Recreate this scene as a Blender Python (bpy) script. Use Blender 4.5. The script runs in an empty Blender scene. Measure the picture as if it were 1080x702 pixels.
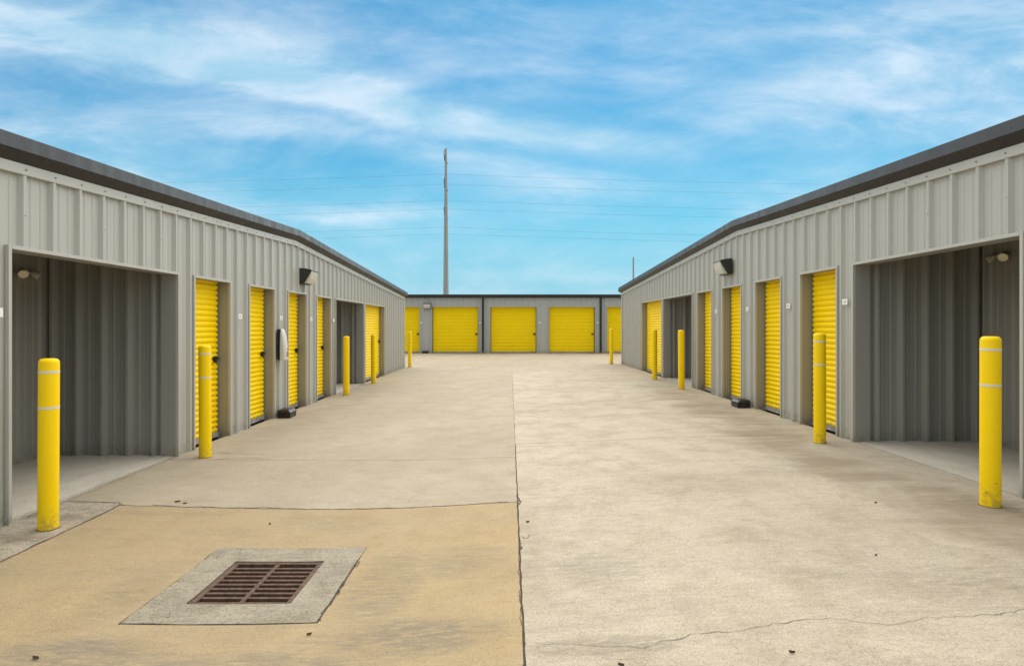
import bpy, bmesh, math, random
from mathutils import Vector, noise
R = math.radians
rng = random.Random(7)
scene = bpy.context.scene
C = scene.collection

# ------------------------------------------------------------------ tagging
def tag(o, label=None, cat=None, group=None, kind=None):
    if label: o['label'] = label
    if cat: o['category'] = cat
    if group: o['group'] = group
    if kind: o['kind'] = kind
    return o

def empty(name, loc, rz=0.0, label=None, cat=None, group=None):
    o = bpy.data.objects.new(name, None)
    o.empty_display_size = 0.2
    C.objects.link(o); o.location = loc; o.rotation_euler = (0, 0, rz)
    return tag(o, label, cat, group)

def copy_tree(o, parent=None):
    c = o.copy(); C.objects.link(c); c.parent = parent
    for ch in [k for k in bpy.data.objects if k.parent == o]:
        copy_tree(ch, c)
    return c

# ------------------------------------------------------------------ mesh builder
class MB:
    def __init__(s): s.v = []; s.f = []; s.mi = []; s.sm = []
    def face(s, pts, m=0, smooth=False):
        i = len(s.v); s.v += [tuple(p) for p in pts]
        s.f.append(tuple(range(i, i+len(pts)))); s.mi.append(m); s.sm.append(smooth)
    def box(s, x0, x1, y0, y1, z0, z1, m=0):
        p = [(x0,y0,z0),(x1,y0,z0),(x1,y1,z0),(x0,y1,z0),(x0,y0,z1),(x1,y0,z1),(x1,y1,z1),(x0,y1,z1)]
        i = len(s.v); s.v += p
        for q in ((0,3,2,1),(4,5,6,7),(0,1,5,4),(1,2,6,5),(2,3,7,6),(3,0,4,7)):
            s.f.append(tuple(i+k for k in q)); s.mi.append(m); s.sm.append(False)
    def rings(s, rings, m=0, smooth=True, cap0=True, cap1=True, closed=True):
        i = len(s.v); n = len(rings[0])
        for r in rings: s.v += [tuple(p) for p in r]
        for a in range(len(rings)-1):
            for b in range(n if closed else n-1):
                c = (b+1) % n
                s.f.append((i+a*n+b, i+a*n+c, i+(a+1)*n+c, i+(a+1)*n+b)); s.mi.append(m); s.sm.append(smooth)
        if cap0: s.f.append(tuple(i+b for b in reversed(range(n)))); s.mi.append(m); s.sm.append(False)
        if cap1:
            k = i+(len(rings)-1)*n
            s.f.append(tuple(k+b for b in range(n))); s.mi.append(m); s.sm.append(False)
    def lathe(s, prof, n=32, c=(0,0,0), m=0, smooth=True):
        s.rings([[(c[0]+r*math.cos(2*math.pi*k/n), c[1]+r*math.sin(2*math.pi*k/n), c[2]+z) for k in range(n)] for r, z in prof], m, smooth)
    def tube(s, p0, p1, r0, r1=None, n=12, m=0):
        r1 = r0 if r1 is None else r1
        p0, p1 = Vector(p0), Vector(p1); d = (p1-p0).normalized()
        a = d.orthogonal().normalized(); b = d.cross(a)
        s.rings([[p + (a*math.cos(2*math.pi*k/n)+b*math.sin(2*math.pi*k/n))*r for k in range(n)] for p, r in ((p0,r0),(p1,r1))], m)
    def obj(s, name, mats, parent=None, bevel=0, recalc=True, loc=None, autosmooth=False):
        me = bpy.data.meshes.new(name); me.from_pydata(s.v, [], s.f)
        if not isinstance(mats, (list, tuple)): mats = [mats]
        for m in mats: me.materials.append(m)
        for p, mi, sm in zip(me.polygons, s.mi, s.sm): p.material_index = mi; p.use_smooth = sm
        me.update()
        if recalc:
            bm = bmesh.new(); bm.from_mesh(me); bmesh.ops.recalc_face_normals(bm, faces=bm.faces); bm.to_mesh(me); bm.free()
        o = bpy.data.objects.new(name, me); C.objects.link(o)
        if parent: o.parent = parent
        if loc: o.location = loc
        if bevel:
            b = o.modifiers.new('bevel', 'BEVEL'); b.width = bevel; b.segments = 2; b.limit_method = 'ANGLE'; b.angle_limit = R(40)
        return o

# ------------------------------------------------------------------ materials
class NT:
    def __init__(s, name):
        s.m = bpy.data.materials.new(name); s.m.use_nodes = True
        s.t = s.m.node_tree; s.n = s.t.nodes; s.l = s.t.links
        s.b = s.n['Principled BSDF']
        s.co = s.n.new('ShaderNodeTexCoord')
    def node(s, typ, **kw):
        n = s.n.new(typ)
        for k, v in kw.items():
            if k.startswith('i_'):
                key = k[2:].replace('_', ' ')
                s.put(n.inputs[key], v)
            else: setattr(n, k, v)
        return n
    def put(s, sock, v):
        if hasattr(v, 'is_linked') or isinstance(v, bpy.types.NodeSocket): s.l.new(v, sock)
        else: sock.default_value = v
    def math(s, op, a, b=0.0, c=None, clamp=False):
        n = s.n.new('ShaderNodeMath'); n.operation = op; n.use_clamp = clamp
        s.put(n.inputs[0], a); s.put(n.inputs[1], b)
        if c is not None: s.put(n.inputs[2], c)
        return n.outputs[0]
    def mapping(s, scale=(1,1,1), rot=(0,0,0), loc=(0,0,0), src='Object'):
        n = s.n.new('ShaderNodeMapping'); s.l.new(s.co.outputs[src], n.inputs[0])
        n.inputs['Scale'].default_value = scale; n.inputs['Rotation'].default_value = rot; n.inputs['Location'].default_value = loc
        return n.outputs[0]
    def noise(s, scale, detail=4, rough=.55, vec=None, dist=0.0):
        n = s.n.new('ShaderNodeTexNoise'); n.inputs['Scale'].default_value = scale
        n.inputs['Detail'].default_value = detail; n.inputs['Roughness'].default_value = rough; n.inputs['Distortion'].default_value = dist
        s.l.new(vec if vec is not None else s.co.outputs['Object'], n.inputs['Vector'])
        return n.outputs['Fac']
    def ramp(s, f, a, b, va=0.0, vb=1.0):
        n = s.n.new('ShaderNodeMapRange'); n.interpolation_type = 'SMOOTHSTEP'
        s.put(n.inputs['Value'], f)
        n.inputs['From Min'].default_value = a; n.inputs['From Max'].default_value = b
        n.inputs['To Min'].default_value = va; n.inputs['To Max'].default_value = vb
        return n.outputs['Result']
    def mix(s, f, a, b, typ='MIX'):
        n = s.n.new('ShaderNodeMix'); n.data_type = 'RGBA'; n.blend_type = typ
        s.put(n.inputs[0], f)
        for sk, v in ((n.inputs[6], a), (n.inputs[7], b)):
            if isinstance(v, (tuple, list)): sk.default_value = (*v[:3], 1)
            else: s.l.new(v, sk)
        return n.outputs[2]
    def bump(s, h, dist, strength=1.0, prev=None):
        n = s.n.new('ShaderNodeBump'); n.inputs['Distance'].default_value = dist; n.inputs['Strength'].default_value = strength
        s.l.new(h, n.inputs['Height'])
        if prev is not None: s.l.new(prev, n.inputs['Normal'])
        return n.outputs[0]
    def done(s, col=None, rough=.5, metal=0.0, normal=None, spec=.5):
        if col is not None:
            if isinstance(col, (tuple, list)): s.b.inputs['Base Color'].default_value = (*col[:3], 1)
            else: s.l.new(col, s.b.inputs['Base Color'])
        s.put(s.b.inputs['Roughness'], rough); s.put(s.b.inputs['Metallic'], metal)
        s.b.inputs['Specular IOR Level'].default_value = spec
        if normal is not None: s.l.new(normal, s.b.inputs['Normal'])
        return s.m

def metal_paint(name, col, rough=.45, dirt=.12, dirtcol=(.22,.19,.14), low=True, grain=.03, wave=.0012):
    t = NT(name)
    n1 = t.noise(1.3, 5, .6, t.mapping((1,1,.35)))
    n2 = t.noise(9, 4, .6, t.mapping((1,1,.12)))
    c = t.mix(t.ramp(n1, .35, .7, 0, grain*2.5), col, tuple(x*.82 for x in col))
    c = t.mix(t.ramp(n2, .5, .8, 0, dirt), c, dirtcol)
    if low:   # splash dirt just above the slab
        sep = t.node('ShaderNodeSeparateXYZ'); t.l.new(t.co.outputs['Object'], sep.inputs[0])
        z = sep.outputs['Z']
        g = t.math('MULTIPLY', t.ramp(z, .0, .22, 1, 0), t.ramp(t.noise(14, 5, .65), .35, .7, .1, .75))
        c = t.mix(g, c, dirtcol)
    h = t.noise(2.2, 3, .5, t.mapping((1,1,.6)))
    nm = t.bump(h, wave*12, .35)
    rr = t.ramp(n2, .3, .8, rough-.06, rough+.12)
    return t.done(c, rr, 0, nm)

WALL = (.435, .43, .395)
M_wall = metal_paint('grey painted wall panel', WALL, .42)
M_alcove_shade = metal_paint('shaded alcove wall panel', (.33, .315, .28), .5)  # wall paint darkened: the alcove's shade is put into the colour
M_trim = metal_paint('grey painted trim', (.46, .45, .41), .4, grain=.02)
M_dark = metal_paint('dark bronze metal', (.015, .0145, .016), .45, .25, (.09,.085,.08), low=False)
M_roof = metal_paint('bare metal roof', (.45,.46,.47), .4, low=False)
M_jamb = metal_paint('shaded door jamb', (.31, .29, .24), .5, .15)  # shade and yellow bounce from the doors are mixed into this brown
M_guide = NT('dark steel guide').done((.045,.038,.03), .6)
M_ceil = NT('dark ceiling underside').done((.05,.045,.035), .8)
M_black = NT('black gap').done((.012,.011,.01), .8)

def yellow_paint(name, col, rough, chips=0.0):
    t = NT(name)
    n1 = t.noise(2.1, 5, .6)
    n2 = t.noise(16, 5, .65, t.mapping((1,1,.3)))
    c = t.mix(t.ramp(n1, .3, .75, 0, .22), col, (col[0]*.86, col[1]*.80, col[2]))
    c = t.mix(t.ramp(n2, .52, .8, 0, .12), c, (.55,.33,.0))
    sep = t.node('ShaderNodeSeparateXYZ'); t.l.new(t.co.outputs['Object'], sep.inputs[0])
    g = t.math('MULTIPLY', t.ramp(sep.outputs['Z'], .02, .22, .6, 0), t.ramp(t.noise(20, 5, .7), .4, .65))
    c = t.mix(g, c, (.26,.19,.08))
    if chips:
        ch = t.math('MULTIPLY', t.ramp(t.noise(17, 2, .4), .68, .69), t.ramp(sep.outputs['Z'], .10, .3, 1, 0))
        c = t.mix(ch, c, (.12,.035,.012))
    return t.done(c, t.ramp(n2, .3, .8, rough-.05, rough+.12), 0, t.bump(t.noise(40, 3, .5), .0006, .6), .22)
M_yel = yellow_paint('yellow door enamel', (.98,.71,.0), .38)
M_bol = yellow_paint('yellow bollard sleeve', (.93,.63,.0), .45)
M_bolc = yellow_paint('yellow chipped bollard sleeve', (.93,.63,.0), .45, 1)
M_tape = NT('reflective white tape').done((.72,.68,.58), .35)
M_alu = metal_paint('weathered aluminium', (.42,.41,.40), .45, .4, (.12,.1,.08))
M_screw = NT('screw head').done((.22,.21,.19), .5, .5)
M_white = metal_paint('pale grey plastic', (.62,.61,.57), .35, .25, (.4,.37,.3), low=False)
M_plate = NT('number plate white').done((.82,.81,.76), .4)
M_ink = NT('faded grey ink').done((.42,.41,.39), .6)
M_blk = metal_paint('black plastic', (.006,.006,.007), .32, .3, (.05,.045,.04), low=False)
t = NT('wall light glass'); M_glass = t.done((.58,.58,.54), .25)
M_bronze = metal_paint('bronze light housing', (.028,.023,.019), .4, .3, (.06,.05,.045), low=False)
t = NT('lamp reflector'); M_lens = t.done((.62,.56,.38), .2, .6)
M_lampbody = NT('lamp head grey').done((.58,.56,.50), .35)
M_steelpole = metal_paint('galvanised pole', (.34,.35,.34), .55, .2, (.14,.14,.14), low=False)
M_wire = NT('power line').done((.16,.18,.20), .5, .3)

def concrete(name, c1, c2, stain, stainamt=.35, streak=.5, seed=0.0, fine=.5, dirtband=False, grey=(.30,.28,.25), patches=()):
    t = NT(name)
    L = (seed*3.1, seed*7.7, 0)
    big = t.noise(.55, 4, .6, t.mapping(loc=L), .6)
    mid = t.noise(2.6, 6, .65, t.mapping(loc=L))
    st = t.noise(2.4, 6, .7, t.mapping((.28,1.5,1), (0,0,R(6)), L), .8)
    st2 = t.noise(7.0, 5, .7, t.mapping((.16,1.4,1), (0,0,R(-9)), L), .5)
    fin = t.noise(60, 4, .7, t.mapping(loc=L))
    vfin = t.noise(260, 2, .6)
    mott = t.noise(7.5, 8, .72, t.mapping((.6,1.2,1), (0,0,R(4)), L), .6)
    c = t.mix(t.ramp(big, .32, .68), c1, c2)
    c = t.mix(t.ramp(mid, .42, .75, 0, stainamt), c, stain)
    c = t.mix(t.ramp(st, .50, .74, 0, streak), c, tuple(.5*(a+b) for a, b in zip(stain, grey)))
    c = t.mix(t.ramp(st2, .55, .78, 0, streak*.6), c, grey)
    c = t.mix(t.ramp(st2, .26, .42, .18, 0), c, tuple(min(.62, x*1.25) for x in c1))
    c = t.mix(t.ramp(fin, .48, .75, 0, fine), c, tuple(x*.55 for x in stain))
    c = t.mix(t.ramp(fin, .22, .42, .28, 0), c, tuple(min(.7, x*1.3) for x in c1))
    c = t.mix(t.ramp(mott, .50, .74, 0, stainamt*.55), c, stain)
    c = t.mix(t.ramp(mott, .28, .45, .25, 0), c, tuple(min(.62, x*1.25) for x in c1))
    broom = t.noise(16, 8, .8, t.mapping((.42,1.9,1), (0,0,R(3)), L), .5)
    c = t.mix(t.ramp(broom, .50, .68, 0, stainamt*.8), c, tuple(x*.75 for x in stain))
    c = t.mix(t.ramp(broom, .32, .46, .38, 0), c, tuple(min(.62, x*1.28) for x in c1))
    grain = t.noise(150, 3, .75)
    c = t.mix(t.ramp(grain, .50, .66, 0, .62), c, tuple(x*.6 for x in stain))
    scr = t.noise(5, 7, .7, t.mapping((.35,4.5,1), (0,0,R(-14)), (L[0]+4, L[1], 0)), .2)
    c = t.mix(t.ramp(grain, .34, .46, .35, 0), c, tuple(min(.66, x*1.35) for x in c1))
    blot = t.noise(4.2, 9, .78, t.mapping(loc=(L[0]+9, L[1], 0)), .4)
    c = t.mix(t.ramp(blot, .56, .66, 0, stainamt*.7), c, stain)
    c = t.mix(t.ramp(scr, .66, .74, 0, .5), c, tuple(min(.66, x*1.45) for x in c1))
    if patches:
        sp = t.node('ShaderNodeSeparateXYZ'); t.l.new(t.co.outputs['Object'], sp.inputs[0])
        acc = None
        for px, py, rx, ry, am in patches:
            a = t.math('DIVIDE', t.math('SUBTRACT', sp.outputs['X'], px), rx); b = t.math('DIVIDE', t.math('SUBTRACT', sp.outputs['Y'], py), ry)
            d = t.math('ADD', t.math('MULTIPLY', a, a), t.math('MULTIPLY', b, b))
            d = t.math('ADD', d, t.math('MULTIPLY', t.math('SUBTRACT', mid, .5), 2.5))
            k = t.math('MULTIPLY', t.ramp(d, .1, 1.3, 1, 0), am)
            acc = k if acc is None else t.math('MAXIMUM', acc, k)
        acc = t.math('MULTIPLY', acc, t.ramp(broom, .36, .60, .18, 1.0))
        c = t.mix(acc, c, (.17,.145,.11))
    # pits and small stones
    vo = t.node('ShaderNodeTexVoronoi'); vo.feature = 'F1'; vo.inputs['Scale'].default_value = 26
    t.l.new(t.mapping(loc=L), vo.inputs['Vector'])
    rnd = t.node('ShaderNodeSeparateColor'); t.l.new(vo.outputs['Color'], rnd.inputs[0])
    pit = t.math('MULTIPLY', t.ramp(vo.outputs['Distance'], .05, .13, 1, 0), t.ramp(rnd.outputs[0], .82, .9))
    c = t.mix(t.math('MULTIPLY', pit, .7), c, (.09,.075,.055))
    # small dark specks in clusters
    vo2 = t.node('ShaderNodeTexVoronoi'); vo2.inputs['Scale'].default_value = 75
    t.l.new(t.mapping(loc=L), vo2.inputs['Vector'])
    pit2 = t.math('MULTIPLY', t.ramp(vo2.outputs['Distance'], .1, .25, 1, 0), t.ramp(mid, .48, .62))
    c = t.mix(t.math('MULTIPLY', pit2, .2), c, (.12,.10,.08))
    sep = t.node('ShaderNodeSeparateXYZ'); t.l.new(t.co.outputs['Object'], sep.inputs[0])
    X, Y = sep.outputs['X'], sep.outputs['Y']
    if dirtband:   # run-off dirt lying along the wall foot
        for x0, w, amt, y0, y1 in ((3.42, .55, .75, 2.0, 15.5), (-3.5, .45, .35, 5.6, 18)):
            d = t.math('ABSOLUTE', t.math('SUBTRACT', t.math('ADD', X, t.math('MULTIPLY', t.math('SUBTRACT', big, .5), 2.2)), x0))
            m = t.math('MULTIPLY', t.ramp(d, w*.25, w*1.2, 1, 0), t.math('MULTIPLY', t.ramp(Y, y0, y0+2), t.ramp(Y, y1-4, y1, 1, 0)))
            m = t.math('MULTIPLY', m, t.ramp(st, .30, .62, .15, 1))
            c = t.mix(t.math('MULTIPLY', m, amt), c, (.225,.175,.12))
    if dirtband:
        m = t.math('MULTIPLY', t.ramp(Y, 26.8, 28.8), t.ramp(t.noise(.9, 4, .6, t.mapping((.6,1.6,1))), .48, .62, 0, .6))
        c = t.mix(m, c, (.17,.125,.08))
    nm = t.bump(fin, .004, .5)
    nm = t.bump(vfin, .0018, .7, nm)
    nm = t.bump(broom, .004, .5, nm)
    nm = t.bump(t.math('SUBTRACT', 1.0, pit), .004, .7, nm)
    nm = t.bump(t.noise(9, 4, .6, t.mapping((.3,1.2,1))), .006, .35, nm)
    return t.done(c, t.ramp(mid, .3, .7, .72, .9), 0, nm, .35)
M_tan = concrete('tan stained concrete', (.385,.29,.155), (.345,.268,.165), (.27,.20,.115), .4, .6, 1, .35, grey=(.23,.205,.165), patches=((-.48,2.95,.55,.22,.8),(-.80,3.62,.28,.55,.55),(-2.15,2.85,.5,.16,.75),(-1.2,2.75,.7,.14,.6),(-.35,3.9,.35,.3,.45),(-2.35,3.5,.2,.4,.4),(-1.5,4.75,.5,.2,.25)))
M_light = concrete('pale concrete', (.40,.345,.26), (.35,.295,.218), (.28,.225,.155), .38, .35, 2, .35, True)
M_right = concrete('pale worn concrete', (.475,.418,.328), (.41,.355,.27), (.255,.205,.145), .48, .42, 3, .42, True, patches=((.55,3.6,.3,.3,.4),(2.7,3.2,.8,.3,.3),(.45,2.75,.4,.1,.5),(1.6,5.2,.7,.5,.22),(3.75,4.5,.45,.35,.8)))
M_apron = concrete('rough apron concrete', (.43,.385,.31), (.35,.30,.225), (.16,.125,.085), .85, .85, 4, .9)
M_floor = concrete('grey alcove floor', (.56,.52,.45), (.49,.45,.38), (.29,.26,.23), .3, .3, 5, .3)
M_collar = concrete('coarse collar concrete', (.37,.335,.265), (.31,.275,.205), (.17,.14,.10), .75, .8, 6, 1.0)
M_joint = NT('joint soil').done((.075,.058,.042), .95)
t = NT('rusty cast iron')
n = t.noise(30, 5, .7)
M_rust = t.done(t.mix(t.ramp(n, .35, .65), (.065,.034,.022), (.135,.080,.052)), .8, .1, t.bump(n, .002, .6))
t = NT('dry grass ground')
M_ground = t.done(t.mix(t.ramp(t.noise(.8, 6, .7), .35, .65), (.07,.075,.03), (.13,.11,.06)), .95)

# ------------------------------------------------------------------ terrain heights
def sst(a, b, x):
    k = max(0, min(1, (x-a)/(b-a))); return k*k*(3-2*k)
def zf(x, y):
    z = .14*sst(-1.6, 3.9, x)
    z = z + (.17-z)*sst(20, 29, y)
    z -= .10*math.exp(-((x+1.7)/2.0)**2 - ((y-3.75)/2.2)**2)
    return z + .004*noise.noise(Vector((x*.7, y*.5, 1.3)))

def frange(a, b, st):
    n = max(1, round((b-a)/st)); return [a+(b-a)*i/n for i in range(n+1)]
def slab(name, x0, x1, y0, y1, mat, st=.12, jit=.004, hole=None, gap=.006, bend=0, label=None, edges=None):
    xs, ys = frange(x0+gap, x1-gap, st), frange(y0+gap, y1-gap, st)
    if hole:
        hx0, hx1, hy0, hy1 = hole
        xs = sorted(frange(x0+gap, hx0, st)+frange(hx0, hx1, st)[1:]+frange(hx1, x1-gap, st)[1:])
        ys = sorted(frange(y0+gap, hy0, st)+frange(hy0, hy1, st)[1:]+frange(hy1, y1-gap, st)[1:])
    me = MB(); idx = {}
    for j, y in enumerate(ys):
        for i, x in enumerate(xs):
            dx = dy = 0
            if i in (0, len(xs)-1): dx = jit*2.2*noise.noise(Vector((x*3, y*6, 5))) + jit*noise.noise(Vector((x, y*22, 9)))
            if j in (0, len(ys)-1): dy = (bend if (bend and j == 0 and x < -3.46) else 0) + jit*2.2*noise.noise(Vector((x*6, y*3, 7))) + jit*noise.noise(Vector((x*22, y, 2)))
            idx[i, j] = len(me.v); me.v.append((x+dx, y+dy, zf(x, y)))
    for j in range(len(ys)-1):
        for i in range(len(xs)-1):
            if hole:
                cx, cy = (xs[i]+xs[i+1])/2, (ys[j]+ys[j+1])/2
                if hx0 < cx < hx1 and hy0 < cy < hy1: continue
            me.f.append((idx[i,j], idx[i+1,j], idx[i+1,j+1], idx[i,j+1])); me.mi.append(0); me.sm.append(True)
    # skirts
    def skirt(a, b):
        p, q = me.v[a], me.v[b]
        me.face([p, q, (q[0], q[1], q[2]-.05), (p[0], p[1], p[2]-.05)])
    nx, ny = len(xs)-1, len(ys)-1
    for i in range(nx): skirt(idx[i,0], idx[i+1,0]); skirt(idx[i,ny], idx[i+1,ny])
    for j in range(ny): skirt(idx[0,j], idx[0,j+1]); skirt(idx[nx,j], idx[nx,j+1])
    o = me.obj(name, mat, recalc=False)
    return tag(o, kind='structure')

WL, WR = 4.007, 4.23
CX, CY, CH = -1.61, 3.70, .55      # drain collar centre and half size
hole = (CX-CH, CX+CH, CY-CH, CY+CH)
JX = .066
slab('pavement', -3.46, JX, -6, 5.08, M_tan, hole=hole)
slab('pavement', -WL-.02, -3.46, -6, 5.14, M_apron, st=.08, gap=.007)
slab('pavement', -WL-.02, JX, 5.08, 6.72, M_light, gap=.005, bend=.06)
slab('pavement', -WL-.02, JX, 6.72, 19.2, M_light, gap=.0025, st=.2)
slab('pavement', JX, WR+.02, -6, 7.45, M_right, gap=.006)
slab('pavement', JX, WR+.02, 7.45, 19.2, M_right, gap=.0025, st=.2)
slab('pavement', -30, 30, 19.2, 29.85, M_light, gap=.0015, st=.35)
# joint soil strips under the gaps
def strip(x0, y0, x1, y1, w=.03, dz=-.012):
    me = MB(); n = max(2, int(math.hypot(x1-x0, y1-y0)/.15)); d = Vector((x1-x0, y1-y0, 0)).normalized(); p = Vector((-d.y, d.x, 0))
    prev = None
    for i in range(n+1):
        k = i/n; x, y = x0+(x1-x0)*k, y0+(y1-y0)*k; z = zf(x, y)+dz
        cur = ((x+p.x*w, y+p.y*w, z), (x-p.x*w, y-p.y*w, z))
        if prev: me.face([prev[0], prev[1], cur[1], cur[0]])
        prev = cur
    return me
J = MB()
for s in (strip(JX, -6, JX, 19.2, dz=-.007), strip(-3.46, -6, -3.46, 5.22, dz=-.009), strip(-WL, 5.15, JX, 5.08, .09, dz=-.008), strip(-WL-.02, 6.72, JX, 6.72), strip(JX, 7.45, WR, 7.45)):
    k = len(J.v); J.v += s.v; J.f += [tuple(i+k for i in f) for f in s.f]; J.mi += s.mi; J.sm += s.sm
tag(J.obj('joint_soil', M_joint, recalc=False), kind='structure')

# crumbled edges and ragged crack ribbons
def crack(pts, w=.003, seed=0, up=.0025, amp=.026):
    me = MB(); out = []
    for a, b in zip(pts, pts[1:]):
        n = max(2, int(math.hypot(b[0]-a[0], b[1]-a[1])/.018))
        for i in range(n):
            k = i/n; out.append((a[0]+(b[0]-a[0])*k, a[1]+(b[1]-a[1])*k))
    prev = None
    for i, (x, y) in enumerate(out):
        q = Vector((x*5, y*5, seed))
        dx = amp*noise.noise(q)+amp*.5*noise.noise(q*4); dy = amp*noise.noise(q+Vector((9,0,0)))+amp*.7*noise.noise(q*3.3)+amp*.35*noise.noise(q*9)
        x, y = x+dx, y+dy
        ww = max(.0004, w*(.45+1.1*abs(noise.noise(Vector((i*.09, seed, 3))))+.5*noise.noise(Vector((i*.5, seed, 8)))))
        if prev:
            d = Vector((x-prev[0], y-prev[1], 0)); d = d.normalized() if d.length > 1e-6 else Vector((1,0,0))
            p = Vector((-d.y, d.x, 0))*ww/2
            z = zf(x, y)+up
            cur = ((x+p.x, y+p.y, z), (x-p.x, y-p.y, z))
            if len(prev) > 2: me.face([prev[2], prev[3], cur[1], cur[0]])
            prev = (x, y, cur[0], cur[1])
        else: prev = (x, y)
    return tag(me.obj('pavement_crack', M_joint, recalc=False), kind='structure')
crack([(.09,2.83),(.35,2.76),(.64,2.72),(.95,2.80),(1.3,2.84),(1.58,2.88),(1.84,2.80),(2.12,2.84),(2.44,2.86),(3.0,2.95)], .0034, 1)
crack([(JX+.004,4.3),(JX+.05,4.22),(JX+.10,4.30),(JX+.18,4.27)], .006, 2)
crack([(.55,9.6),(1.4,9.3),(2.2,9.5),(3.1,9.2)], .004, 3)
crack([(-3.4,9.1),(-2.6,8.9),(-1.9,9.0)], .004, 4)
crack([(1.2,5.6),(1.5,5.0),(1.9,4.7),(2.3,4.2)], .0018, 5)
crack([(-WL+.02,5.145),(-3.5,5.145),(-3.46,5.09)], .010, 6, amp=.012)
crack([(-WL+.025,6.85),(-WL+.025,5.6),(-WL+.03,4.7)], .008, 21, amp=.02)
crack([(-3.46,5.1),(-3.46,4.4),(-3.46,3.5)], .014, 22, amp=.02)
crack([(JX,5.35),(JX+.01,5.12),(JX+.006,4.9)], .016, 11, amp=.03)
crack([(JX-.03,5.09),(JX+.07,5.06)], .018, 12, amp=.02)
crack([(JX,4.15),(JX+.02,4.0)], .016, 13, amp=.03)
crack([(JX,4.3),(JX-.005,3.3),(JX,2.6)], .006, 14, amp=.02)
crack([(-3.2,5.1),(-2.0,5.09),(-.8,5.08),(0,5.09)], .012, 15, amp=.02)
crack([(CX+CH+.005,CY-CH),(CX+CH+.005,CY+.3)], .014, 16, up=.006, amp=.03)
crack([(-3.6,7.05),(-3.2,7.0),(-2.98,7.02)], .010, 7)
crack([(-3.5,6.72),(-3.1,6.8),(-2.8,6.75)], .006, 8)

g = MB(); g.face([(-1500,-1500,-.30),(1500,-1500,-.30),(1500,1500,-.30),(-1500,1500,-.30)])
tag(g.obj('ground', M_ground, recalc=False), kind='structure')
# puddle before the far building
def blob(cx, cy, rx, ry, seed, up=.004):
    me = MB(); pts = []
    for k in range(40):
        a = 2*math.pi*k/40; r = 1+.45*noise.noise(Vector((math.cos(a)*1.6, math.sin(a)*1.6, seed)))
        x, y = cx+rx*r*math.cos(a), cy+ry*r*math.sin(a); pts.append((x, y, 0))
    z = max(zf(p[0], p[1]) for p in pts)+up
    me.face([(p[0], p[1], z) for p in pts]); return me
t = NT('shallow water'); M_water = t.done((.20,.165,.12), .08, 0, None, .6)
tag(blob(-2.35,29.0,.75,.22,2).obj('puddle', M_water, recalc=False), kind='structure')

# ------------------------------------------------------------------ storm drain
drain = empty('storm_drain', (CX, CY, zf(CX, CY)), 0, 'rusty square storm drain grate set in a rough pale concrete collar', 'drain')
z0 = zf(CX, CY)
gh = .31
col = MB()
def collar_ring():
    n = 14; g_ = CH-.008
    xs = frange(-g_, -gh, .06)+frange(-gh, gh, .06)[1:]+frange(gh, g_, .06)[1:]
    ids = {}
    for j, y in enumerate(xs):
        for i, x in enumerate(xs):
            e = i in (0, len(xs)-1); f = j in (0, len(xs)-1)
            dx = .008*noise.noise(Vector((x, y*9, 4)))+.004*noise.noise(Vector((x, y*40, 6))) if e else 0
            dy = .008*noise.noise(Vector((x*9, y, 8)))+.004*noise.noise(Vector((x*40, y, 1))) if f else 0
            ids[i,j] = len(col.v); col.v.append((x+dx, y+dy, zf(CX+x, CY+y)-z0+.004))
    m = len(xs)-1
    for j in range(m):
        for i in range(m):
            cx, cy = (xs[i]+xs[i+1])/2, (xs[j]+xs[j+1])/2
            if abs(cx) < gh and abs(cy) < gh: continue
            col.f.append((ids[i,j], ids[i+1,j], ids[i+1,j+1], ids[i,j+1])); col.mi.append(0); col.sm.append(True)
    def sk(a, b, d):
        p, q = col.v[a], col.v[b]; col.face([p, q, (q[0], q[1], q[2]-d), (p[0], p[1], p[2]-d)])
    for i in range(m): sk(ids[i,0], ids[i+1,0], .05); sk(ids[i,m], ids[i+1,m], .05); sk(ids[0,i], ids[0,i+1], .05); sk(ids[m,i], ids[m,i+1], .05)
collar_ring()
for a, b in (((-gh,-gh),(gh,-gh)), ((gh,-gh),(gh,gh)), ((gh,gh),(-gh,gh)), ((-gh,gh),(-gh,-gh))):
    col.face([(*a, .004), (*b, .004), (*b, -.6), (*a, -.6)])
col.obj('concrete_collar', M_collar, drain, recalc=False)
pit = MB(); pit.box(-gh+.001, gh-.001, -gh+.001, gh-.001, -.62, -.60); pit.obj('pit_floor', M_joint, drain)
jf = MB()
for a, b, c, d in ((-CH-.03,-CH+.03,-CH-.03,CH+.03), (CH-.03,CH+.03,-CH-.03,CH+.03), (-CH+.03,CH-.03,-CH-.03,-CH+.03), (-CH+.03,CH-.03,CH-.03,CH+.03)):
    jf.face([(a,c,-.02),(b,c,-.02),(b,d,-.02),(a,d,-.02)])
jf.obj('joint_filler', M_joint, drain, recalc=False)
gr = MB(); e = gh-.006; fw = .032; T, B = .0, -.045
gr.box(-e, e, -e, -e+fw, B, T); gr.box(-e, e, e-fw, e, B, T)
gr.box(-e, -e+fw, -e+fw, e-fw, B, T-.001); gr.box(e-fw, e, -e+fw, e-fw, B, T-.001)
gr.box(-.014, .014, -e+fw, e-fw, B, T-.0015)
ins = 2*(e-fw); nb = 8; bw = .024
for k in range(1, nb+1):
    y = -e+fw+ins*k/(nb+1)
    gr.box(-e+fw, -.014, y-bw/2, y+bw/2, B, T-.003); gr.box(.014, e-fw, y-bw/2, y+bw/2, B, T-.003)
gr.obj('grate', M_rust, drain, bevel=.003, loc=(0,0,.002))

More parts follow.
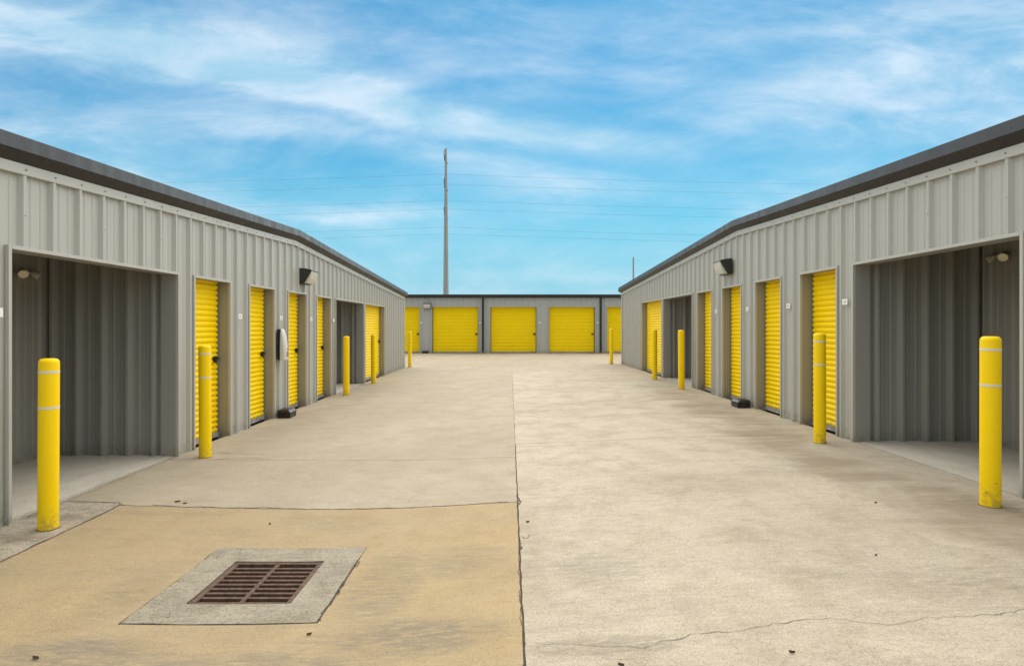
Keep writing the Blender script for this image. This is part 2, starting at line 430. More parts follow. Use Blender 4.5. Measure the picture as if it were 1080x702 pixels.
# ------------------------------------------------------------------ ribbed sheet
def rib_profile(a, b, phase, pitch=.3048, extra=(), deep=.036):
    """list of (x, out) between a and b"""
    pts = []
    k0 = math.floor((a-phase)/pitch)-1; k1 = math.ceil((b-phase)/pitch)+1
    for k in range(k0, k1+1):
        x = phase+k*pitch
        pts += [(x,0),(x+.024,deep),(x+.054,deep),(x+.078,0)]
        for c in (.039+pitch/3, .039+2*pitch/3):
            pts += [(x+c-.019,0),(x+c-.010,.0055),(x+c+.010,.0055),(x+c+.019,0)]
    pts.sort()
    def val(x):
        for (xa, ya), (xb, yb) in zip(pts, pts[1:]):
            if xa <= x <= xb: return ya if xb == xa else ya+(yb-ya)*(x-xa)/(xb-xa)
        return 0
    keep = [p for p in pts if a < p[0] < b]
    for x in (a, b, *extra):
        if a <= x <= b: keep.append((x, val(x)))
    keep.sort()
    out = [keep[0]]
    for p in keep[1:]:
        if p[0]-out[-1][0] > 1e-5: out.append(p)
    return out

def facade_mesh(a, b, ztop, openings, head, phase, zbot=-.15, extra=()):
    me = MB(); ex = list(extra)
    for o in openings: ex += [o[0], o[1]]
    prof = rib_profile(a, b, phase, extra=ex)
    for (xa, ya), (xb, yb) in zip(prof, prof[1:]):
        c = (xa+xb)/2; zb = zbot
        for o in openings:
            if o[0] < c < o[1]: zb = head-.01
        me.face([(xa,-ya,zb),(xb,-yb,zb),(xb,-yb,ztop(xb)),(xa,-ya,ztop(xa))])
    return me

# ------------------------------------------------------------------ roll-up doors
def door_parts(w, h, parent, x, latch_z=1.10, depth=.135, small=False):
    """door curtain with guides, bottom bar and latch; x = left edge of the outer trim"""
    tr = .03
    c = MB(); p = .0745; n = int((h+.05)/p); prof = []
    z = .055
    while z < h+.06:
        for dz, dy in ((0,.020),(.006,.014),(.014,.003),(.030,-.003),(.048,-.003),(.058,.003),(.066,.014)):
            prof.append((dy, z+dz))
        z += p
    xa, xb = tr+.028, w-tr-.028
    for (ya, za), (yb, zb) in zip(prof, prof[1:]):
        c.face([(xa,depth+ya,za),(xb,depth+ya,za),(xb,depth+yb,zb),(xa,depth+yb,zb)], 0, False)
        c.face([(xa,depth+ya,za),(xa,depth+.02,za),(xa,depth+.02,zb),(xa,depth+yb,zb)])
        c.face([(xb,depth+ya,za),(xb,depth+.02,za),(xb,depth+.02,zb),(xb,depth+yb,zb)])
    d = c.obj('roll_up_door', M_yel, parent, recalc=False, loc=(x,0,0))
    for g0 in (tr, w-tr-.034):
        gd = MB(); gd.box(g0+.001, g0+.033, depth+.022, depth+.06, -.05, h+.06)
        gd.obj('guide', M_guide, d)
    bb = MB(); bb.box(xa, xb, depth-.012, depth+.022, -.002, .060); bb.box(xa, xb, depth-.026, depth-.011, .004, .016)
    bb.obj('bottom_bar', M_alu, d, bevel=.002)
    sl = MB(); sl.box(xa, xb, depth+.0, depth+.02, -.06, -.003); sl.obj('rubber_seal', M_black, d)
    la = MB(); lx = xb-.13
    la.box(lx, lx+.11, depth-.012, depth-.003, latch_z-.035, latch_z+.035)
    la.box(lx-.01, lx+.135, depth-.026, depth-.014, latch_z-.012, latch_z+.012)
    ring = [((lx+.02)+.026*math.cos(a), depth-.040, latch_z-.03+.026*math.sin(a)) for a in [2*math.pi*k/20 for k in range(20)]]
    la.rings([[(q[0], depth-.045, q[2]) for q in ring], [(q[0], depth-.014, q[2]) for q in ring]])
    la.obj('latch', M_blk if small is False else M_guide, d, bevel=.003)
    return d

def frame(w, h, parent, x, name='door_frame', depth=.17, mat=None):
    tr = .03; f = MB(); o = .037
    f.box(0, tr, -o, -.003, -.15, h); f.box(w-tr, w, -o, -.003, -.15, h); f.box(tr+.0005, w-tr-.0005, -o-.001, -.003, h-tr, h+.001)
    i_ = .0015
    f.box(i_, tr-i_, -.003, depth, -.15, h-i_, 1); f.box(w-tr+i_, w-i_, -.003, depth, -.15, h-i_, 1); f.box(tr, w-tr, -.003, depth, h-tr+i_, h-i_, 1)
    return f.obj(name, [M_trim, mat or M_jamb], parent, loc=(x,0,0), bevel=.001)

# ------------------------------------------------------------------ side buildings
def side_building(origin, rz, sgn, label, zr, extent=(-.4, 21.6)):
    """facade runs along local x; sgn=+1 when local x = world Y, -1 when local x = -world Y"""
    b = empty('storage_building', origin, rz, label, 'storage building')
    off = 0 if sgn > 0 else .15
    def iv(a, c): a += off; c += off; return (a, c) if sgn > 0 else (-c, -a)
    A1 = iv(4.535, 6.885)
    doors = [iv(7.20+1.524*k, 7.20+1.524*k+.965) for k in range(4)]
    A2 = iv(13.05, 15.60); D5 = iv(15.71, 18.18)
    x0, x1 = (extent[0], extent[1]) if sgn > 0 else (-extent[1], -extent[0])
    xr = 10.6*sgn
    H = 2.2 if sgn > 0 else 2.19
    ztop = lambda x: zr - .0445*abs(x-xr)
    ops = [A1, *doors, A2, D5]
    ph = 4.65 if sgn > 0 else -4.65-.15-.078
    facade_mesh(x0, x1, lambda x: ztop(x)-.05, ops, H, ph, extra=[xr]).obj('wall', M_wall, b, recalc=False)
    # end walls, rear wall
    DP = 18.0
    ew = MB()
    for xe in (x0, x1): ew.face([(xe,0,-.15),(xe,DP,-.15),(xe,DP,ztop(xe)),(xe,0,ztop(xe))])
    ew.face([(x0,DP,-.15),(x1,DP,-.15),(x1,DP,ztop(x1)),(xr,DP,zr),(x0,DP,ztop(x0))])
    ew.obj('rear_wall', M_wall, b, recalc=False)
    # roof: two slopes with a ridge square to the drive
    rf = MB(); ov = .12
    for xa, xb in ((x0-ov, xr), (xr, x1+ov)):
        za, zb = ztop(xa)+.165, ztop(xb)+.165
        rf.rings([[(xa,.16,za),(xa,DP+.1,za),(xa,DP+.1,za-.03),(xa,.16,za-.03)], [(xb,.16,zb),(xb,DP+.1,zb),(xb,DP+.1,zb-.03),(xb,.16,zb-.03)]], smooth=False)
    rf.obj('roof', M_roof, b)
    # rake trim (dark) and light flashing strip, swept along the slopes
    rk = MB(); prof = [(-.042,0),(-.135,.080),(-.125,.195),(.20,.215),(.20,0.0)]
    xs = [x0-ov] + [x0-ov+(xr-x0+ov)*k/4 for k in (1,2,3)] + [xr] + [xr+(x1+ov-xr)*k/4 for k in (1,2,3)] + [x1+ov]
    rk.rings([[(x, y, ztop(x)+z) for y, z in prof] for x in xs], smooth=False)
    rk.obj('rake_trim', M_dark, b)
    fs = MB(); prof = [(-.0345,-.088),(-.044,-.086),(-.044,-.002),(0,-.002),(0,-.088)]
    fs.rings([[(x, y, ztop(x)+z) for y, z in prof] for x in (x0, xr, x1)], smooth=False)
    k0 = math.ceil((x0-ph)/.3048); k1 = math.floor((x1-ph)/.3048)
    for k in range(k0, k1):
        x = ph+k*.3048+.039
        fs.tube((x,-.044,ztop(x)-.045), (x,-.052,ztop(x)-.045), .008, .005, 6, 1)
        if k % 3 == 0:
            for zz in (ztop(x)-.42, 1.55, .55):
                if zz < H+.05 and any(o[0]-.05 < x < o[1]+.05 for o in ops): continue
                fs.tube((x,-.032,zz), (x,-.039,zz), .007, .005, 6, 1)
    fs.obj('flashing', [M_trim, M_screw], b)
    for xe, s in ((x0,-1),(x1,1)):
        cr = MB(); a, c = sorted((xe+s*.012, xe-s*.10))
        cr.box(a, c, -.040, .10, -.15, ztop(xe)-.09)
        cr.obj('corner_trim', M_trim, b)
    # doors
    for o in doors + [D5]:
        w = o[1]-o[0]
        frame(w, H, b, o[0])
        door_parts(w, H, b, o[0])
    # alcoves
    for o in (A1, A2):
        w = o[1]-o[0]; frame(w, H, b, o[0], 'opening_frame', .175, M_alcove_shade)
        al = MB(); D = 1.56; zc = 2.95; e = .035
        xa, xb = o[0]-e, o[1]+e
        prof = rib_profile(.13, D, .235, deep=.070)
        for (ya, ra), (yb, rb) in zip(prof, prof[1:]):
            al.face([(xb-ra,ya,-.15),(xb-rb,yb,-.15),(xb-rb,yb,zc),(xb-ra,ya,zc)])
            al.face([(xa+ra,ya,-.15),(xa+rb,yb,-.15),(xa+rb,yb,zc),(xa+ra,ya,zc)])
        prof = rib_profile(xa, xb, xa+.12, deep=.02)
        for (p, ra), (q, rb) in zip(prof, prof[1:]):
            al.face([(p,D-ra,-.15),(q,D-rb,-.15),(q,D-rb,zc),(p,D-ra,zc)])
        al.obj('alcove_wall', M_alcove_shade, b, recalc=False)
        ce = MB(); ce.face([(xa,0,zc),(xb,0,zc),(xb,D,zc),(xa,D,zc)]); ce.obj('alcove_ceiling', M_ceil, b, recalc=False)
        fl = MB()
        nx = 8
        fl.box(xa, xb, .022, D, -.2, .003); fl.obj('alcove_floor', M_floor, b)
    return b, ops, H, iv

SL = (-WL, 0, 0); SR = (WR, 0, .14)
bl, opsL, HL, ivL = side_building(SL, R(90), 1, 'long grey ribbed metal storage building on the left of the drive with yellow doors', 3.138)
br, opsR, HR, ivR = side_building(SR, R(-90), -1, 'long grey ribbed metal storage building on the right of the drive with yellow doors', 3.175)

# ------------------------------------------------------------------ far building
ZB = .17; YB = 29.8
bb = empty('storage_building', (0, YB, ZB), 0, 'low grey storage building across the far end with wide yellow doors and dark gutter', 'storage building')
starts = [-10.17, -7.13, -4.08, -1.05, 1.99, 5.03, 8.08]
DW = 2.45; HB = 2.43; zt = 3.05
ops = [(s, s+DW) for s in starts]
facade_mesh(-24, 24, lambda x: zt-.16, ops, HB, .02).obj('wall', M_wall, bb, recalc=False)
for o in ops:
    frame(DW, HB, bb, o[0]); door_parts(DW, HB, bb, o[0], latch_z=1.0, small=True)
w = MB(); w.face([(-24,0,-.3),(-24,10,-.3),(-24,10,zt),(-24,0,zt)]); w.face([(24,0,-.3),(24,10,-.3),(24,10,zt),(24,0,zt)]); w.face([(-24,10,-.3),(24,10,-.3),(24,10,zt),(-24,10,zt)])
w.obj('rear_wall', M_wall, bb, recalc=False)
w = MB(); w.rings([[(-24.1,.05,zt-.03),(-24.1,5,zt+.12),(-24.1,10.1,zt-.03),(-24.1,10.1,zt-.06),(-24.1,.05,zt-.06)], [(24.1,.05,zt-.03),(24.1,5,zt+.12),(24.1,10.1,zt-.03),(24.1,10.1,zt-.06),(24.1,.05,zt-.06)]], smooth=False)
w.obj('roof', M_roof, bb)
w = MB(); w.rings([[(x,.06,zt-.17),(x,-.13,zt-.17),(x,-.15,zt-.15),(x,-.165,zt-.01),(x,-.15,zt),(x,.06,zt)] for x in (-24.1, 24.1)], smooth=False)
w.obj('gutter', M_dark, bb)
for i, x in enumerate((-1.41, 4.70, -7.52)):
    dsp = MB(); dsp.box(x-.055, x+.055, -.13, -.036, .12, zt-.171)
    dsp.rings([[(x-.055,-.13,.12),(x+.055,-.13,.12),(x+.055,-.036,.12),(x-.055,-.036,.12)], [(x-.055,-.24,.03),(x+.055,-.24,.03),(x+.055,-.15,.02),(x-.055,-.15,.02)]], smooth=False)
    dsp.obj('downspout', M_dark, bb, bevel=.006)

# ------------------------------------------------------------------ bollards
def bollard_meshes(mat, bands=True):
    b = empty('bollard', (0,0,0))
    s = MB(); r = .068; Hh = 1.335
    s.lathe([(r+.001,-.12),(r+.001,.02),(r,.03),(r,Hh-.035),(r-.004,Hh-.018),(r-.013,Hh-.006),(r-.03,Hh-.001),(.012,Hh)], 40)
    s.obj('sleeve', mat, b)
    for z in ((Hh-.105, Hh-.385) if bands else ()):
        t_ = MB(); rr = r+.0012
        t_.rings([[(rr*math.cos(2*math.pi*k/40), rr*math.sin(2*math.pi*k/40), z+dz) for k in range(40)] for dz in (-.010, .010)], cap0=False, cap1=False)
        t_.obj('reflective_band', M_tape, b, recalc=False)
    k = MB(); k.lathe([(r+.007,-.05),(r+.007,.002),(r+.001,.004)], 32); k.obj('base_seal', M_joint, b)
    return b
B0 = bollard_meshes(M_bol); B1 = bollard_meshes(M_bolc); B2 = bollard_meshes(M_bol, False); used2 = False
bl_spots = [
 (-3.63, 4.50, B0, 'nearest yellow bollard on the left, before the open alcove beside the drain'),
 (-3.64, 6.84, None, 'second yellow bollard on the left, before the nearest narrow door'),
 (-3.71, 12.97, None, 'third yellow bollard on the left, before the farther alcove'),
 (-3.73, 15.65, None, 'fourth yellow bollard on the left, before the wide door at the building end'),
 (-3.80, 21.7, None, 'farthest yellow bollard on the left, standing past the building corner'),
 (3.79, 4.52, B1, 'nearest yellow bollard on the right, with rust chips at its foot'),
 (3.77, 6.97, None, 'second yellow bollard on the right, before the nearest narrow door'),
 (3.86, 12.9, None, 'third yellow bollard on the right, before the farther alcove'),
 (3.86, 15.3, None, 'fourth yellow bollard on the right, before the wide door at the building end'),
 (3.80, 21.5, None, 'farthest yellow bollard on the right, standing past the building corner'),
]
for i, (x, y, src, lab) in enumerate(bl_spots):
    if src is not None: o = src
    elif i in (1, 6): o = copy_tree(B0)
    elif not used2: o = B2; used2 = True
    else: o = copy_tree(B2)
    o.location = (x, y, zf(x, y)); o.rotation_euler = (R(rng.uniform(-.35,.35)), R(rng.uniform(-.35,.35)), rng.uniform(0, 6))
    tag(o, lab, 'bollard', 'yellow bollards along the storage buildings')

# ------------------------------------------------------------------ helper: facade point to world
def onL(Y, z, out=0): return (-WL+out, Y, z)
def onR(Y, z, out=0): return (WR-out, Y, z)

# wall lights (wall packs)
def wall_light():
    b = empty('wall_light', (0,0,0)); w = .19
    h = MB()
    pr = [(0,-.15),(-.085,-.15),(-.235,.10),(-.225,.118),(-.10,.145),(0,.15)]
    h.rings([[(x, y, z) for y, z in pr] for x in (-w, -w+.012)], smooth=False)
    h.rings([[(x, y, z) for y, z in pr] for x in (w-.012, w)], smooth=False)
    h.rings([[(x,-.235,.10),(x,-.225,.118),(x,-.10,.145),(x,0,.15),(x,0,.135),(x,-.10,.130),(x,-.215,.10)] for x in (-w+.012, w-.012)], smooth=False)
    h.box(-w+.012, w-.012, -.085, 0, -.15, -.13)
    h.obj('housing', M_bronze, b, bevel=.004)
    l = MB(); pr = [(-.01,-.128),(-.090,-.135),(-.15,-.125),(-.20,-.05),(-.228,.08),(-.215,.098),(-.01,.12)]
    l.rings([[(x, y, z) for y, z in pr] for x in (-w+.014, w-.014)], smooth=False)
    l.obj('lens', M_glass, b, bevel=.006)
    return b
wl = wall_light(); wl.location = onL(10.98, 2.505, .034); wl.rotation_euler = (0,0,R(90))
tag(wl, 'dark bronze wall light on the left building above the third narrow door', 'wall light', 'wall lights above the doors')
w2 = copy_tree(wl); w2.location = onR(11.0, 2.69, .034); w2.rotation_euler = (0,0,R(-90))
tag(w2, 'dark bronze wall light on the right building above the third narrow door', 'wall light', 'wall lights above the doors')
w3 = copy_tree(wl); w3.location = (-4.30, YB-.034, 2.62); w3.rotation_euler = (0,0,0)
tag(w3, 'pale lensed wall light on the far building beside the wide door heads', 'wall light', 'wall lights above the doors')

# twin floodlights in the alcoves
def twin_lamp():
    b = empty('twin_floodlight', (0,0,0))
    p = MB(); p.tube((0,0,0), (0,-.03,0), .055, .048, 24); p.box(-.03,.03,-.055,-.028,-.02,.03); p.obj('mounting_plate', M_lampbody, b, bevel=.002)
    for s in (-1, 1):
        d = Vector((s*.55, -.62, -.42)).normalized(); c = Vector((s*.075, -.055, .0))
        h = MB(); h.tube((0,-.04,.0), c, .013, .013, 10)
        h.rings([[c + d*q + (d.orthogonal().normalized()*math.cos(a)+d.cross(d.orthogonal().normalized())*math.sin(a))*r for a in [2*math.pi*k/24 for k in range(24)]] for q, r in ((-.01,.022),(.02,.034),(.06,.052),(.095,.062),(.10,.060),(.093,.054))], cap1=False)
        hh = h.obj('lamp_head', M_lampbody, b)
        l = MB(); l.rings([[c + d*q + (d.orthogonal().normalized()*math.cos(a)+d.cross(d.orthogonal().normalized())*math.sin(a))*r for a in [2*math.pi*k/24 for k in range(24)]] for q, r in ((.092,.055),(.075,.045),(.06,.02))])
        l.obj('lamp_lens', M_lens, hh)
    return b
tl = twin_lamp(); tl.scale = (.82,.82,.82); tl.location = (-WL-1.54, 6.52, 2.17); tl.rotation_euler = (0,0,R(90))
tag(tl, 'twin headed floodlight high inside the near alcove of the left building', 'floodlight', 'twin floodlights in the alcoves')
t2 = copy_tree(tl); t2.location = (WR+1.54, 6.70, 2.38); t2.rotation_euler = (0,0,R(-90))
tag(t2, 'twin headed floodlight high inside the near alcove of the right building', 'floodlight', 'twin floodlights in the alcoves')

# number plates
def plate():
    b = empty('number_plate', (0,0,0)); p = MB(); p.box(-.055,.055,-.004,0,-.036,.036); p.obj('plate', M_plate, b, bevel=.001)
    q = MB()
    q.box(-.024,-.006,-.0052,-.0041,-.014,.010); q.box(.002,.022,-.0052,-.0041,-.012,.012); q.box(-.006,.002,-.0052,-.0041,-.003,.001)
    q.obj('faded_mark', M_ink, b); return b
np0 = plate(); first = True
PG = 'number plates beside the unit openings'
spots = [(onL(4.42,1.66,.042), 90, 'small white number plate at the left photo edge, before the near left alcove'),
 (onL(8.42,1.70,.037), 90, 'small white number plate between first and second narrow doors on the left'),
 (onL(9.93,1.70,.037), 90, 'small white number plate above the white wall box on the left'),
 (onL(11.43,1.70,.037), 90, 'small white number plate between third and fourth narrow doors on the left'),
 (onL(12.88,1.69,.037), 90, 'small white number plate on the left between fourth narrow door and farther alcove'),
 (onR(7.17,1.86,.037), -90, 'small white number plate between the near right alcove and the first narrow door'),
 (onR(8.63,1.86,.037), -90, 'small white number plate between first and second narrow doors on the right'),
 (onR(10.12,1.86,.037), -90, 'small white number plate between second and third narrow doors on the right'),
 (onR(11.66,1.86,.037), -90, 'small white number plate between third and fourth narrow doors on the right')]
for k, (x, nm) in enumerate(((-4.62,'left of the far wall light'), (-1.56,'left of the left far downspout'), (1.53,'between the two middle wide doors'), (4.55,'left of the right far downspout'))):
    spots.append(((x, YB-.037, 1.75), 0, 'tiny white number plate on the far building '+nm))
for p, a, lab in spots:
    o = np0 if first else copy_tree(np0); first = False
    o.location = p; o.rotation_euler = (0,0,R(a)); tag(o, lab, 'number plate', PG)

# white wall box beside the third door on the left
wb = empty('wall_box', onL(9.86, .98, .032), R(90), 'pale plastic wall box with rounded tapering top beside the left narrow doors', 'wall box')
p = MB(); p.box(-.095,.095,-.045,0,0,.53); p.obj('back_plate', M_blk, wb, bevel=.01)
s = MB(); rr = []
for z, w_, d_ in ((.0,.092,.135),(.14,.092,.135),(.30,.088,.118),(.44,.080,.094),(.50,.062,.080),(.53,.035,.065)):
    rr.append([(-w_,-.046,z),(-w_,-d_*.8,z),(-w_*.7,-d_,z),(w_*.7,-d_,z),(w_,-d_*.8,z),(w_,-.046,z)])
s.rings(rr, smooth=False); s.obj('cover', M_white, wb, bevel=.006)
v = MB()
for z in (.06,.085,.11,.135): v.box(-.03+.02*(z>.1), .050, -.143, -.128, z, z+.010)
v.box(.03,.052,-.138,-.12,.17,.20)
v.obj('dark_marking', M_blk, wb)

# bait stations
def bait():
    b = empty('bait_station', (0,0,0))
    s = MB(); s.rings([[(-.155,-.125,0),(.155,-.125,0),(.155,.10,0),(-.155,.10,0)], [(-.16,-.13,.07),(.16,-.13,.07),(.16,.105,.07),(-.16,.105,.07)]], smooth=False)
    s.obj('base', M_blk, b, bevel=.008)
    l = MB(); l.rings([[(-.165,-.135,.073),(.165,-.135,.073),(.165,.108,.073),(-.165,.108,.073)], [(-.165,-.132,.088),(.165,-.132,.088),(.165,.108,.088),(-.165,.108,.088)], [(-.135,-.085,.128),(.135,-.085,.128),(.135,.098,.128),(-.135,.098,.128)]], smooth=False)
    l.obj('lid', M_blk, b, bevel=.008)
    k = MB(); k.box(-.06,.06,-.05,.05,.1285,.131); k.obj('label_plate', M_guide, b)
    return b
b0 = bait(); b0.scale = (1.0,.95,1.1); b0.location = (-WL+.16, 9.84, zf(-WL+.16, 9.84)); b0.rotation_euler = (0,0,R(92))
BG = 'black bait stations at the wall foot'
tag(b0, 'black plastic bait station on the concrete below the white wall box', 'bait station', BG)
b1 = copy_tree(b0); b1.location = (WR-.17, 10.06, zf(WR-.17, 10.06)); b1.rotation_euler = (0,0,R(-91))
tag(b1, 'black plastic bait station at the foot of the right building', 'bait station', BG)
b2 = copy_tree(b0); b2.location = (-4.38, YB-.16, zf(-4.38, YB-.2)); b2.rotation_euler = (0,0,0)
tag(b2, 'black plastic bait station at the foot of the far building', 'bait station', BG)

# ------------------------------------------------------------------ dry leaves
t = NT('dry leaf'); M_leaf = t.done((.085,.05,.025), .8)
lv = [(-2.32,2.80,.045,'left foreground corner'), (-1.06,3.02,.028,'nearer camera than the drain collar'), (-1.98,4.72,.022,'behind the drain collar'),
      (-3.02,5.20,.05,'on the cross joint by the left apron'), (-2.93,5.16,.035,'in the leaf pair on the cross joint'), (.14,4.55,.03,'beside the long centre joint'), (2.3,3.6,.02,'on the right slab foreground'), (2.95,4.62,.022,'left of the nearest right bollard'), (1.28,2.60,.028,'at the bottom edge right of centre'), (.50,2.58,.032,'by the bottom edge near the long joint')]
for i, (x, y, s_, lab) in enumerate(lv):
    s_ *= .45
    me = MB(); n = 6; up = []; r_ = random.Random(i)
    for k in range(n+1):
        q = k/n; wdt = s_*.42*math.sin(math.pi*min(.97, q*.95+.04))*(1+.3*r_.uniform(-1,1))
        up.append((s_*2*(q-.5), wdt, .003+.006*abs(q-.4)))
    for a, b_ in zip(up, up[1:]):
        me.face([(a[0],0,a[2]-.004),(b_[0],0,b_[2]-.004),(b_[0],b_[1],b_[2]+.006),(a[0],a[1],a[2]+.006)])
        me.face([(a[0],0,a[2]-.004),(b_[0],0,b_[2]-.004),(b_[0],-b_[1],b_[2]+.003),(a[0],-a[1],a[2]+.003)])
    o = me.obj('dry_leaf', M_leaf, recalc=False, loc=(x, y, zf(x, y)+.002)); o.rotation_euler = (0,0,r_.uniform(-.6,.6))
    tag(o, 'small dry brown leaf on the concrete, '+lab, 'leaf', 'dry leaves on the concrete')

# ------------------------------------------------------------------ power poles and lines
PX, PY = (470.3-538)/604*92, 92.0
pole = empty('power_pole', (PX, PY, -.3), 0, 'tall tapering steel power pole behind the far building', 'power pole')
p = MB(); p.lathe([(.52,0),(.46,6),(.41,10),(.27,24),(.17,30.4),(.13,30.5)], 12, smooth=False); p.obj('shaft', M_steelpole, pole)
lines = []
for zt_, hz in ((28.2, 0), (23.8, 1), (19.3, 2)):
    a = MB(); a.tube((-.15,-.12,zt_+.2), (-.30,-.22,zt_+1.5), .09, .07, 8); a.tube((-.30,-.22,zt_+1.5), (-.16,-.12,zt_+2.0), .06, .04, 8)
    a.tube((.12,-.1,zt_-.3), (.34,-.2,zt_-.1), .07, .05, 8)
    a.obj('insulator_arm', M_wire, pole)
for i, py in enumerate((184.5, 193.4, 212, 219.6, 240, 246)):
    z = 1.55+(344.3-py)/604*92
    me = MB(); pts = []
    for k in range(-24, 25):
        x = k/24*190; tt = abs(x)/190; pts.append((x, (.5 if i % 2 else -.5)+0, -4*1.9*tt*(1-tt) - .0*x))
    r = .011
    me.rings([[(q[0], q[1]+r*math.cos(a), q[2]+r*math.sin(a)) for a in [2*math.pi*j/6 for j in range(6)]] for q in pts])
    nm = ['topmost', 'second from the top', 'third from the top', 'fourth from the top', 'fifth from the top', 'lowest'][i]
    o = me.obj('power_line', M_wire, loc=(PX, PY, z))
    tag(o, 'thin overhead power line crossing the sky, %s of the six' % nm, 'power line', 'overhead power lines')
mast = empty('utility_mast', (130/604*180, 180, -.3), 0, 'thin distant mast rising behind the right building roof end', 'mast')
p = MB(); p.lathe([(.40,0),(.30,14),(.24,23.6),(.15,23.7)], 10, smooth=False); p.obj('shaft', M_steelpole, mast)
p = MB(); p.tube((0,0,23.7),(0,0,24.1),.05,.04,6); p.obj('tip', M_wire, mast)

# ------------------------------------------------------------------ sky
SUN_EL, SUN_AZ = R(58), R(12)       # azimuth from +Y towards +X
wd = bpy.data.worlds.new('World'); scene.world = wd; wd.use_nodes = True
nt = wd.node_tree; N = nt.nodes; L = nt.links
class WT(NT):
    def __init__(s):
        s.t = nt; s.n = nt.nodes; s.l = nt.links; s.co = s.n.new('ShaderNodeTexCoord')
w = WT()
sky = w.node('ShaderNodeTexSky', sky_type='NISHITA'); sky.sun_disc = False; sky.sun_elevation = SUN_EL; sky.sun_rotation = SUN_AZ
sky.altitude = 0; sky.air_density = 1.0; sky.dust_density = .6; sky.ozone_density = 2.5
sep = w.node('ShaderNodeSeparateXYZ'); L.new(w.co.outputs['Generated'], sep.inputs[0])
X, Y, Z = sep.outputs
yy = w.math('MAXIMUM', w.math('ABSOLUTE', Y), .15)
U = w.math('DIVIDE', X, yy); V = w.math('DIVIDE', Z, yy)
cmb = w.node('ShaderNodeCombineXYZ'); L.new(U, cmb.inputs[0]); L.new(V, cmb.inputs[1])
def wn(scale, sx, sy, rot, det=6, rough=.6, dist=0.0, loc=(0,0,0)):
    mp = w.node('ShaderNodeMapping'); L.new(cmb.outputs[0], mp.inputs[0]); mp.inputs['Scale'].default_value = (sx, sy, 1); mp.inputs['Rotation'].default_value = (0,0,R(rot)); mp.inputs['Location'].default_value = loc
    return w.noise(scale, det, rough, mp.outputs[0], dist)
n_big = wn(1.5, .9, 2.0, 12, 6, .55, .3, (3.1,.4,0))
n_str = wn(3.4, .75, 2.3, 14, 10, .62, .35, (1.2,5.0,0))
n_fin = wn(11.0, .6, 2.0, 17, 10, .65, .4, (7.2,2.0,0))
warp = w.math('MULTIPLY', w.math('SUBTRACT', n_big, .5), .14)
def band(c0, c1, c2, width, u0, u1, amp, fade=.15):
    # v centre = c0 + c1 u + c2 u^2
    vc = w.math('ADD', w.math('ADD', w.math('MULTIPLY', U, c1), c0), w.math('MULTIPLY', w.math('MULTIPLY', U, U), c2))
    d = w.math('ABSOLUTE', w.math('ADD', w.math('SUBTRACT', V, vc), warp))
    m = w.ramp(d, 0, width, 1, 0)
    m = w.math('MULTIPLY', m, w.math('MULTIPLY', w.ramp(U, u0-fade, u0+fade), w.ramp(U, u1-fade, u1+fade, 1, 0)))
    return w.math('MULTIPLY', m, amp)
base = w.ramp(w.math('ADD', w.math('MULTIPLY', n_big, .55), w.math('MULTIPLY', n_str, .45)), .34, .70, .06, .56)
m = base
tex = w.ramp(n_str, .2, .7, .55, 1.05)
for b_ in (band(.372, -.26, -.10, .10, -1.3, -.30, 1.0, .2), band(.345, -.22, -.02, .055, -.5, .30, .95), band(.27, -.18, 0, .05, -.5, .10, .40),
           band(.185, -.03, 0, .028, -.5, -.12, .50, .12), band(.36, .12, 0, .20, .42, 1.6, .62, .2), band(.30, .05, 0, .16, -1.6, -.6, .5), band(.22,.0,0,.05,.0,.5,.35)):
    m = w.math('ADD', m, w.math('MULTIPLY', b_, tex))
m = w.math('ADD', m, w.ramp(n_fin, .35, .8, -.05, .20))
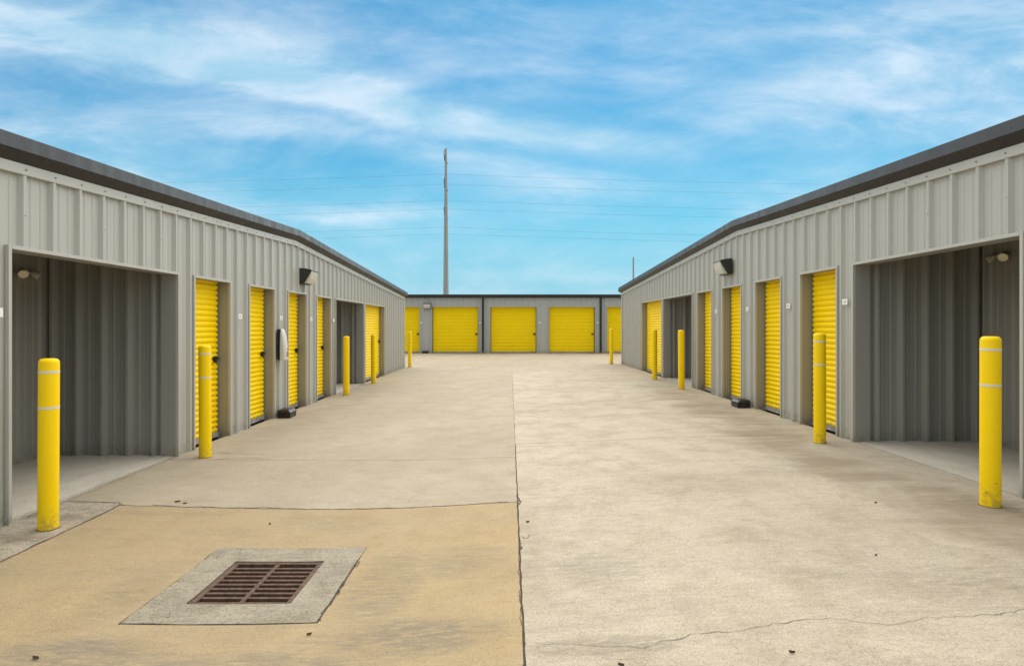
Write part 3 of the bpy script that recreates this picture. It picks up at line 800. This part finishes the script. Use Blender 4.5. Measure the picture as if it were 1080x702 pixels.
side = w.ramp(w.math('ABSOLUTE', U), 1.15, 2.0, 0, 1)
back = w.ramp(Y, -.45, -.1, .25, 0)
zen = w.math('MAXIMUM', w.math('MAXIMUM', w.ramp(Z, .52, .80, 0, 1), side), back)  # bright unseen overcast added overhead, beside and behind to light the walls
m = w.math('MULTIPLY', w.math('ADD', m, zen), 1.0, clamp=True)
m = w.math('MULTIPLY', m, w.ramp(Z, .52, .8, .80, .97))
tint = w.mix(1.0, sky.outputs[0], w.mix(w.ramp(V, .15, .5), (.34,.87,.86), (.24,.78,.90)), 'MULTIPLY')
cloud = w.mix(w.ramp(n_str, .35, .65), (3.5, 5.6, 6.9), (6.1, 7.1, 7.9))
tint = w.mix(w.ramp(V, .0, .30, .85, 0), tint, (1.9, 4.3, 5.9))
cloud = w.mix(zen, cloud, (12.4, 12.0, 11.0))
colr = w.mix(m, tint, cloud)
bg = N['Background']; L.new(colr, bg.inputs['Color']); bg.inputs['Strength'].default_value = .10

sd = bpy.data.lights.new('sun', 'SUN'); sd.energy = 2.6; sd.angle = R(100); sd.color = (1.0, .94, .85)
so = bpy.data.objects.new('sun', sd); C.objects.link(so)
dirv = Vector((math.sin(SUN_AZ)*math.cos(SUN_EL), math.cos(SUN_AZ)*math.cos(SUN_EL), math.sin(SUN_EL)))
so.rotation_euler = (-dirv).to_track_quat('-Z', 'Y').to_euler(); so.location = (0, 0, 30)

# ------------------------------------------------------------------ camera
cd = bpy.data.cameras.new('camera'); co = bpy.data.objects.new('camera', cd); C.objects.link(co)
cd.sensor_fit = 'HORIZONTAL'; cd.sensor_width = 36; cd.lens = 36*604/1080
cd.shift_x = 2/1080; cd.shift_y = -6.7/1080; cd.clip_start = .05; cd.clip_end = 4000
co.location = (0, 0, 1.55); co.rotation_euler = (R(90), 0, 0)
scene.camera = co
scene.render.engine = 'CYCLES'
vs = scene.view_settings; vs.view_transform = 'Standard'; vs.look = 'None'; vs.gamma = 1; vs.use_curve_mapping = False; vs.exposure = 0.40
